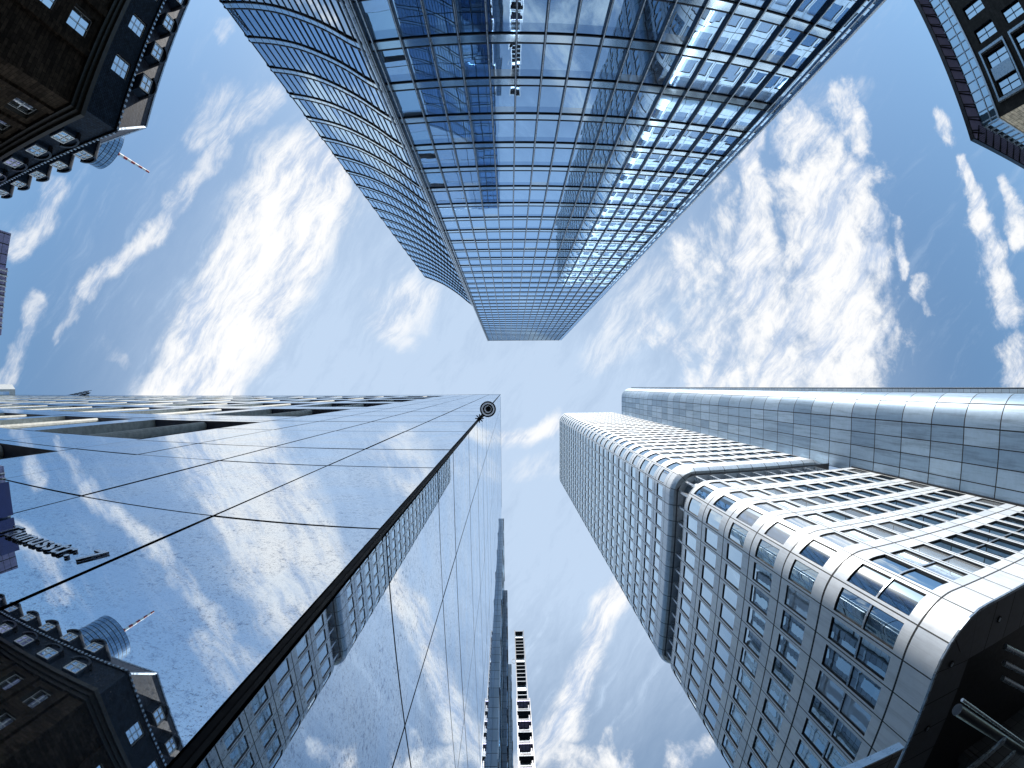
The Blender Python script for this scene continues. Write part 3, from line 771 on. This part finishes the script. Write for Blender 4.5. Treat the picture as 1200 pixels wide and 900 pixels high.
for (a0,a1,o0,o1,pt) in aw: win_part(T4,a0,a1,o0,o1,pt,.18,2,1)
m=MB(); m.box(a_x-.4,-75,26.0,a_x+.18,a_y+.2,26.22); m.box(-85,a_y-.4,26.0,a_x-.402,a_y+.2,26.22); m.build('gutter',M['bmetal'],T4)
m=MB()
for k_ in range(110): m.box(a_x+.18,a_y-k_*.5,26.02,a_x+.24,a_y-.2-k_*.5,26.3); m.box(a_x-k_*.5,a_y+.2,26.02,a_x-.2-k_*.5,a_y+.26,26.3)
m.build('gutter_brackets',M['cap'],T4)
# mansard 26.2..30
rx0,ry0=a_x-.1,a_y-.1; rx1,ry1=a_x-.65,a_y-2.3; Z0,Z1=26.2,30.4
m=MB()
m.face([(rx0,-75,Z0),(rx0,ry0,Z0),(rx1,ry1,Z1),(rx1,-75,Z1)],[(0,0),(-75-ry0,0),(-75-ry1,4.2),(0,4.2)])
m.face([(rx0,ry0,Z0),(-85,ry0,Z0),(-85,ry1,Z1),(rx1,ry1,Z1)],[(0,0),(56,0),(56,4.4),(1,4.4)])
m.face([(rx1,ry1,Z1),(-85,ry1,Z1),(-85,-75,Z1+2),(rx1,-75,Z1)])
m.build('mansard_roof',M['slatel'],T4)
m=MB(); m.bar((rx0,ry0,Z0),(rx1,ry1,Z1),.16); m.bar((rx1,ry1,Z1),(rx1,-75,Z1),.2); m.bar((rx1,ry1,Z1),(-85,ry1,Z1),.2); m.build('ridge_flashing',M['cap'],T4)
def dormer(base,out,along,w,h,dep,zb):
    """box dormer with curved hood; base = centre on the roof face at zb"""
    base=Vector((*base,zb)); out=Vector((*out,0)); al=Vector((*along,0))
    d=MB(); n=10
    prof=[(-w/2,0),(-w/2,h*.7)]+[(-w/2*math.cos(math.pi*i/n),h*.7+h*.3*math.sin(math.pi*i/n)) for i in range(1,n)]+[(w/2,h*.7),(w/2,0)]
    F=[base+out*.9+al*a+Vector((0,0,b)) for a,b in prof]; B=[base-out*dep+al*a+Vector((0,0,b)) for a,b in prof]
    for i in range(len(F)-1): d.face([F[i],F[i+1],B[i+1],B[i]])
    d.face(F); d.face([F[0],F[-1],B[-1],B[0]])
    D=d.build('dormer',M['slate'],T4)
    hd=MB(); n=12
    for i in range(n):
        a,b=math.pi*i/n,math.pi*(i+1)/n
        P=lambda an,rr,o:base+out*o+al*(-math.cos(an)*rr*(w/2))+Vector((0,0,h*.66+math.sin(an)*rr*h*.36))
        hd.face([P(a,1.18,1.12),P(b,1.18,1.12),P(b,1.18,-.4),P(a,1.18,-.4)]); hd.face([P(a,.92,1.12),P(b,.92,1.12),P(b,1.18,1.12),P(a,1.18,1.12)]); hd.face([P(a,.92,1.12),P(b,.92,1.12),P(b,.92,.85),P(a,.92,.85)])
    hd.build('hood',M['bmetal'],D)
    wi=MB(); o=.93; ww=w*.36; hh=h*.68
    q=lambda a,b,oo=o:base+out*oo+al*a+Vector((0,0,b))
    wi.face([q(-ww,.18),q(ww,.18),q(ww,hh),q(-ww,hh)]); wi.build('window',M['wglass'],D)
    fr=MB()
    for a0,a1,b0,b1 in ((-ww-.08,-ww,.1,hh+.08),(ww,ww+.08,.1,hh+.08),(-ww,ww,.1,.18),(-ww,ww,hh,hh+.08),(-.035,.035,.18,hh),(-ww,ww,hh*.6,hh*.6+.06)):
        fr.obox(q(a0,b0,.925),al*(a1-a0),out*.06,(0,0,b1-b0))
    fr.build('window_frame',M['frame'],D)
for k_ in range(10): dormer((a_x-.3,-23.9-3.35*k_),(1,0),(0,1),1.55,2.1,1.2,26.7)
for k_ in range(11): dormer((-34.3-3.6*k_,a_y-.8),(0,1),(1,0),1.7,2.2,1.6,26.8)
for k_ in range(11): dormer((-33.0-3.9*k_,a_y-.55),(0,1),(1,0),2.0,2.5,1.0,22.7)
m=MB(); m.box(-85,-75,-1.6,WXs-.5,WYs-.5,Z0); m.build('inner_wall',M['black'],T4)

# ================================================================== 5. dark stone block top right
T5=thing('dark_stone_office_block','dark stone office block with white-barred windows and a ribbed blue metal eave','building')
AX,AY=39.6,-21.2
q_x=rpath([(AX,-80),(AX,AY)],.01); q_y=rpath([(AX,AY),(110,AY)],.01)
w5=[]
def cb5(i,j,a0,a1,o0,o1,pt,arc): w5.append((a0,a1,o0,o1,pt))
rows5=[(-1.6,4,0,3.2),(4,8.2,5,7.4),(8.2,12.4,9.2,11.6),(12.4,16.8,13.2,15.8),(16.8,21.4,17.4,20.2)]
m=MB(); tot=q_x[0]; e=[tot-1.0-2.7*k_ for k_ in range(21,-1,-1)]; e=[0]+[v for v in e if v>0]+[tot]
facade(m,q_x,sidefor(q_x,(-1,0)),e,rows5,(.62,.62),.3,cb5,lambda i,j,n=len(e):i==n-2)
for k_,f in enumerate(m.f):
    P=[m.v[i] for i in f]; m.uv[k_]=[((p[1] if abs(P[0][0]-P[2][0])<.01 else p[0]),p[2]) for p in P]
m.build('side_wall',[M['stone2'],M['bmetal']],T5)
m=MB(); facade(m,q_y,sidefor(q_y,(0,1)),[0]+[2.2+2.7*k_ for k_ in range(20)]+[q_y[0]],rows5,(.62,.62),.3,cb5,lambda i,j:i==0)
for k_,f in enumerate(m.f):
    P=[m.v[i] for i in f]; m.uv[k_]=[(p[0],p[2]) for p in P]
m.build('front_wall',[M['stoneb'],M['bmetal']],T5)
w5.sort(key=lambda w:-w[2])
rr=MB()
for k_,(a0,a1,o0,o1,pt) in enumerate(w5):
    if k_<95: win_part(T5,a0,a1,o0,o1,pt,.26,1,1,'bmetal',.08)
    else: make_window(rr,None,a0,a1,o0,o1,pt,False,.26)
rr.build('window',M['wglass'],T5)['kind']='stuff'
# projecting double-storey frame
m=MB()
for z0,z1 in ((17.0,20.7),(12.8,16.2)):
    m=MB()
    for a,b,c,d in ((z0,z1,-27.45,-27.2),(z0,z1,-22.6,-22.35),(z1-.22,z1,-27.2,-22.6),(z0,z0+.2,-27.2,-22.6)): m.box(AX-.25,c,a,AX-.002,d,b)
    m.build('stone_window_surround',M['cap'],T5)
m=MB(); m.box(AX-.05,-25.5,17.4,AX-.003,-24.3,20.2)
m.build('infill_panel',M['cap'],T5)
# glazed clerestory + eave
m=MB(); m.box(AX+.1,-80,21.4,110,AY-.1,23.9); m.build('clerestory_glass',M['sglass'],T5)
cl=MB()
for k_ in range(60): cl.box(AX+.02,AY-.4-k_*1.0,21.45,AX+.1,AY-.34-k_*1.0,23.9); 
for k_ in range(60): cl.box(AX+.4+k_*1.0,AY-.1,21.45,AX+.46+k_*1.0,AY-.02,23.9)
cl.box(AX+.0,-80,22.5,AX+.08,AY-.02,22.6); cl.build('clerestory_frame',M['lframe'],T5)
m=MB(); m.box(AX-.12,-80,21.36,AX+.1,AY+.12,21.6); m.box(AX+.102,AY-.1,21.36,110,AY+.12,21.6); m.build('ledge',M['lframe'],T5)
ex,ey=38.5,-20.05
m=MB(); 
m.face([(ex,-80,24.6),(ex,ey,24.6),(AX+.3,AY-.2,23.9),(AX+.3,-80,23.9)],[(-80/1.3,0.05),(ey/1.3,.05),(AY/1.3,.95),(-80/1.3,.95)])
m.face([(ex,ey,24.6),(110,ey,24.6),(110,AY-.2,23.9),(AX+.3,AY-.2,23.9)],[(ex/1.3,.05),(110/1.3,.05),(110/1.3,.95),(AX/1.3,.95)])
m.build('eave_soffit',M['purple'],T5)
m=MB(); m.box(ex-.1,-80,24.55,ex+.05,ey+.1,25.1); m.box(ex+.052,ey-.05,24.55,110,ey+.1,25.1); m.face([(ex,-80,25.1),(ex,ey,25.1),(110,ey,25.1),(110,-80,25.1)]); m.build('eave_edge',M['bmetal'],T5)
for k_ in range(46):
    rb=MB(); rb.obox((ex,ey-.6-1.3*k_,24.5),(1.2,0,-.62),(0,.10,0),(0,0,.1)); rb.build('eave_rib',M['bmetal'],T5)
for k_ in range(44):
    rb=MB(); rb.obox((ex+.6+1.3*k_,ey,24.5),(0,-1.2,-.62),(.10,0,0),(0,0,.1)); rb.build('eave_rib',M['bmetal'],T5)
for k_ in range(8):
    rb=MB(); rb.obox((ex+.5,ey-.15-.13*k_,24.44-.09*k_),(60,0,0),(0,.03,0),(0,0,.03)); rb.build('eave_slat',M['bmetal'],T5)

# ================================================================== 6. round tower with mast
T6=thing('round_glass_tower','distant round blue glass tower with red and white mast rising behind the slate roofs','skyscraper')
tc=Vector((-219,-133,0))
m=MB(); n=48; H6=196
for i in range(n):
    a,b=2*math.pi*i/n,2*math.pi*(i+1)/n
    for k_ in range(49):
        z0,z1=4*k_,4*k_+4
        m.face([(tc.x+13*math.cos(a),tc.y+13*math.sin(a),z0),(tc.x+13*math.cos(b),tc.y+13*math.sin(b),z0),(tc.x+13*math.cos(b),tc.y+13*math.sin(b),z1),(tc.x+13*math.cos(a),tc.y+13*math.sin(a),z1)],[(i,k_),(i+1,k_),(i+1,k_+1),(i,k_+1)])
m.face([(tc.x+13*math.cos(2*math.pi*i/n),tc.y+13*math.sin(2*math.pi*i/n),H6) for i in range(n)])
M['tower']=m_panel('tower_curtain_wall',(.20,.33,.48),(.34,.50,.66),.75,.18,.05,.08,.1)
m.build('tower_shaft',M['tower'],T6)
mast=None
m=MB(); m.cyl((tc.x,tc.y,196),(tc.x,tc.y,203),1.6,1.3,12); m.build('mast_base',M['cap'],T6)
for k_ in range(9):
    m=MB(); m.cyl((tc.x,tc.y,203+4.1*k_),(tc.x,tc.y,207.1+4.1*k_),.95-.04*k_,.91-.04*k_,12); m.build('mast_section',M['red'] if k_%2==0 else M['white'],T6)

# ================================================================== 7. sliver at the left edge, far tower, crane
t=thing('blue_fin_building','blue-violet metal clad building just showing at the left edge of the picture','building')
m=MB(); m.box(-75,-15.2,-1.6,-48.2,-11.7,30); m.build('taller_wing',M['purple'],t)
m=MB(); m.box(-75,-11.68,-1.6,-48.0,-5.2,30.2); m.build('wall',M['purple'],t)
for k_ in range(12):
    m=MB(); m.box(-48.0,-11.4+k_*.5,2,-47.8,-11.3+k_*.5,30.2); m.build('fin',M['frame'],t)
t=thing('far_office_tower','far pale tower with slanted blue windows showing above the stone building roof at left','tower')
m=MB(); P=[(-216,-2.4),(-210,-2.4),(-207,-.4),(-207,20),(-216,20)]
for (a,b),(c,d) in zip(P,P[1:]+P[:1]): m.face([(a,b,-1.6),(c,d,-1.6),(c,d,140),(a,b,140)])
m.face([(a,b,140) for a,b in P]); m.build('wall',M['conc'],t)
for k_ in range(5): m=MB(); m.box(-207,.6+k_*2.2,60,-206.9,2.3+k_*2.2,136); m.build('window_strip',M['glass'],t)
t=thing('tower_crane','lattice tower crane jib poking over the roof edge of the stone building','crane')
base=Vector((-165,8.4,0)); tip=Vector((-101.8,.75,95.0)); rt=Vector((-172,9.3,95))
m=MB()
for dx in (-.8,.8):
    for dy in (-.8,.8): m.bar((base.x+dx,base.y+dy,-1.6),(base.x+dx,base.y+dy,99),.18)
for k_ in range(30): z=-1.6+k_*3.3; m.bar((base.x-.8,base.y-.8,z),(base.x+.8,base.y-.8,z+3.3),.1); m.bar((base.x+.8,base.y+.8,z),(base.x-.8,base.y+.8,z+3.3),.1)
m.build('mast',M['bmetal'],t)
m=MB(); dirv=(tip-rt); perp=Vector((-dirv.y,dirv.x,0)).normalized()*.6
for p in (perp,-perp): m.bar(rt+p,tip+p*.4,.2)
m.bar(rt+Vector((0,0,1.4)),tip+Vector((0,0,.5)),.2)
for k_ in range(34):
    a=rt.lerp(tip,k_/34); b=rt.lerp(tip,(k_+1)/34); m.bar(a+perp,b-perp,.1); m.bar(a-perp,b-perp+Vector((0,0,1.2)),.1); m.bar(a+perp,b+perp+Vector((0,0,1.2)),.1)
m.build('jib',M['bmetal'],t)

# ================================================================== CAMERA
cam=bpy.data.cameras.new('camera'); co=bpy.data.objects.new('camera',cam); COL.objects.link(co)
Mr=Matrix(((0.9999151993728871,-0.008699136271049679,0.009691186264701706),(0.008750481281474288,0.9999478353185973,-0.005268369671360401),(-0.009644850461360365,0.00535272545431296,0.999939160744187)))
Mr=Mr@Matrix(((1,0,0),(0,-1,0),(0,0,-1)))
co.matrix_world=Mr.to_4x4()
cam.type='PANO'; cam.panorama_type='FISHEYE_EQUISOLID'
cam.sensor_fit='HORIZONTAL'; cam.sensor_width=36; cam.fisheye_lens=615.16/1200*36; cam.fisheye_fov=math.pi
cam.clip_start=.02; cam.clip_end=5000
S.camera=co

# ================================================================== LIGHT
el=R(47); az=math.pi+.02         # measured from +Y towards +X
sd=Vector((math.sin(az)*math.cos(el),math.cos(az)*math.cos(el),math.sin(el)))
su=bpy.data.lights.new('sun','SUN'); su.energy=4.4; su.angle=R(.5); su.color=(1,.95,.88)
so=bpy.data.objects.new('sun',su); COL.objects.link(so); so.rotation_euler=sd.to_track_quat('Z','Y').to_euler()
W=bpy.data.worlds.new('World'); S.world=W; W.use_nodes=True; nt=W.node_tree
for n in list(nt.nodes): nt.nodes.remove(n)
sky=N(nt,'ShaderNodeTexSky',sky_type='NISHITA'); sky.sun_disc=False; sky.sun_elevation=el; sky.sun_rotation=az; sky.altitude=100; sky.air_density=1.0; sky.dust_density=.6; sky.ozone_density=1.6
gm=N(nt,'ShaderNodeTexCoord').outputs['Generated']
nv=N(nt,'ShaderNodeVectorMath',operation='NORMALIZE'); L(nt,gm,nv.inputs[0])
sx=N(nt,'ShaderNodeSeparateXYZ'); L(nt,nv.outputs[0],sx.inputs[0])
# equal-area dome chart of the sky (zenith at 594,453; 615 units per radian): clouds are placed on it
kk=math_(nt,'MULTIPLY',math_(nt,'SQRT',math_(nt,'DIVIDE',2.,math_(nt,'MAXIMUM',math_(nt,'ADD',sx.outputs[2],1.),.05))),615.)
qx=math_(nt,'ADD',math_(nt,'MULTIPLY',sx.outputs[0],kk),594.); qy=math_(nt,'ADD',math_(nt,'MULTIPLY',sx.outputs[1],kk),453.3)
cb=N(nt,'ShaderNodeCombineXYZ'); L(nt,qx,cb.inputs[0]); L(nt,qy,cb.inputs[1]); Q=cb.outputs[0]
def vmath(op,a,b=None,scale=None):
    n=N(nt,'ShaderNodeVectorMath',operation=op)
    for i,v in enumerate((a,b)):
        if v is None: continue
        if isinstance(v,tuple): n.inputs[i].default_value=v
        else: L(nt,v,n.inputs[i])
    if scale is not None: 
        if isinstance(scale,(int,float)): n.inputs['Scale'].default_value=scale
        else: L(nt,scale,n.inputs['Scale'])
    return n
def warp(vec,sc,amp,det=3):
    n=noise(nt,sc,det,.6,vec,'2D'); c=vmath('SUBTRACT',n.outputs['Color'],(.5,.5,.5)); m_=vmath('MULTIPLY',c.outputs[0],(amp,amp,0)); return vmath('ADD',vec,m_.outputs[0]).outputs[0]
Qw=warp(warp(Q,1/110.,50,2),1/24.,14,6); Qs=warp(Q,1/120.,36,2)
def capsule(vec,x0,y0,x1,y1,r0,r1,st):
    ba=(x1-x0,y1-y0,0); l2=max(1e-3,ba[0]**2+ba[1]**2)
    pa=vmath('SUBTRACT',vec,(x0,y0,0)).outputs[0]
    dt=vmath('DOT_PRODUCT',pa,(ba[0]/l2,ba[1]/l2,0)).outputs['Value']; h=math_(nt,'ADD',dt,0.,clamp=True)
    bh=vmath('SCALE',ba,None,h).outputs[0]
    d=vmath('LENGTH',vmath('SUBTRACT',pa,bh).outputs[0]).outputs['Value']
    r=math_(nt,'MULTIPLY_ADD',h,r1-r0,r0)
    t=math_(nt,'DIVIDE',d,r); return ramp(nt,t,1.0,.15,0,st)
def union(lst,vec):
    o=None
    for c in lst:
        m_=capsule(vec,*c); o=m_ if o is None else math_(nt,'MAXIMUM',o,m_)
    return o
cir=[(425,165,360,215,56,80,1.35),(360,215,215,475,92,84,1.7),(320,100,200,250,30,16,.62),(200,250,95,340,15,22,.75),(95,340,60,400,18,8,.45),
     (262,110,240,160,45,30,.5),(270,35,262,45,22,14,.45),(55,225,15,300,24,26,.7),(40,350,5,440,14,22,.6),(125,400,140,430,14,8,.35),
     (735,670,690,770,26,30,1.0),(690,770,650,850,34,34,1.1),(650,850,610,910,30,34,.9),(590,515,660,500,24,18,.8),(600,560,650,545,26,26,.4),
     (480,345,450,385,50,40,.72),(440,350,470,400,30,26,.5),(900,130,1000,110,60,30,.35),(760,330,700,420,60,40,.5),(560,60,640,10,50,80,.6)]
cum=[(888,150,885,300,22,44,1.15),(885,300,910,440,56,62,1.2),(985,105,1000,170,20,24,.9),(945,150,1000,260,56,72,1.1),(975,240,985,400,92,104,1.4),
     (980,400,980,470,100,90,1.3),(1055,260,1062,330,14,12,.9),(1082,330,1085,370,12,12,.8),(930,420,840,450,60,50,.95),(800,300,850,400,60,66,.82),
     (760,380,900,460,40,40,.75),(840,220,860,300,36,40,.72),(1100,145,1112,165,14,18,1.),(1125,190,1150,260,14,22,1.05),(1150,260,1175,370,26,34,1.15),
     (1180,215,1192,280,16,20,1.0),(1190,410,1200,470,30,40,.9),(650,880,730,900,34,24,.95),(790,890,820,870,24,18,.8),(700,860,700,900,18,30,.7),
     (300,1040,420,1000,90,60,1.),(700,1150,900,1000,100,70,.9),(150,-60,420,-160,70,90,.9),(1330,100,1400,400,80,120,1.),(-200,300,-100,600,80,80,.9)]
A=union(cir,Qw); B=union(cum,Qw)
# fibres for cirrus, cells for altocumulus
def rot(vec,ang,sx_,sy_):
    m_=N(nt,'ShaderNodeMapping',vector_type='TEXTURE'); L(nt,vec,m_.inputs[0]); m_.inputs['Rotation'].default_value=(0,0,ang); m_.inputs['Scale'].default_value=(sx_,sy_,1); return m_.outputs[0]
n1=noise(nt,1,8,.72,rot(Qs,R(122),125.,34.),'2D'); n2=noise(nt,1,6,.66,rot(Qs,R(80),36.,24.),'2D'); n3=noise(nt,1,5,.6,rot(Qs,R(128),170.,20.),'2D')
dA=ramp(nt,math_(nt,'ADD',math_(nt,'MULTIPLY',A,1.05),math_(nt,'MULTIPLY',math_(nt,'SUBTRACT',n1.outputs[0],.5),1.15)),.10,1.2)
dA=math_(nt,'MULTIPLY',dA,ramp(nt,A,0,.2))
dB=ramp(nt,math_(nt,'ADD',B,math_(nt,'MULTIPLY',math_(nt,'SUBTRACT',n2.outputs[0],.5),2.2)),.22,1.35)
dB=math_(nt,'MULTIPLY',dB,ramp(nt,B,0,.25))
# thin high veil, thickest overhead
veil=math_(nt,'MULTIPLY',capsule(Q,460,480,660,560,480,520,1.05),math_(nt,'ADD',math_(nt,'MULTIPLY',n1.outputs[0],.7),.62))
wisp=math_(nt,'MULTIPLY',ramp(nt,n3.outputs[0],.45,.75,0,.22),ramp(nt,n1.outputs[0],.45,.65))
den=math_(nt,'MAXIMUM',dA,dB)
bgs=N(nt,'ShaderNodeBackground'); bgs.inputs['Strength'].default_value=.14
tint=mixc(nt,1.,sky.outputs[0],(.76,.90,.89),'MULTIPLY'); L(nt,tint,bgs.inputs[0])
bgv=N(nt,'ShaderNodeBackground'); bgv.inputs['Color'].default_value=(.555,.70,.905,1); bgv.inputs['Strength'].default_value=.76
bgc=N(nt,'ShaderNodeBackground'); bgc.inputs['Strength'].default_value=.80
cc=mixc(nt,ramp(nt,n1.outputs[0],.30,.58),(.50,.61,.80),(.98,.98,.98)); L(nt,cc,bgc.inputs[0])
m1=N(nt,'ShaderNodeMixShader'); L(nt,math_(nt,'ADD',veil,wisp,clamp=True),m1.inputs[0]); L(nt,bgs.outputs[0],m1.inputs[1]); L(nt,bgv.outputs[0],m1.inputs[2])
m2=N(nt,'ShaderNodeMixShader'); L(nt,math_(nt,'MULTIPLY',den,.96),m2.inputs[0]); L(nt,m1.outputs[0],m2.inputs[1]); L(nt,bgc.outputs[0],m2.inputs[2])
ow=N(nt,'ShaderNodeOutputWorld'); L(nt,m2.outputs[0],ow.inputs[0])

# ================================================================== RENDER
S.render.engine='CYCLES'
W.cycles.sampling_method='NONE'
S.cycles.max_bounces=6; S.cycles.glossy_bounces=5; S.cycles.diffuse_bounces=2
S.view_settings.view_transform='Standard'; S.view_settings.look='None'; S.view_settings.exposure=.40; S.view_settings.gamma=1
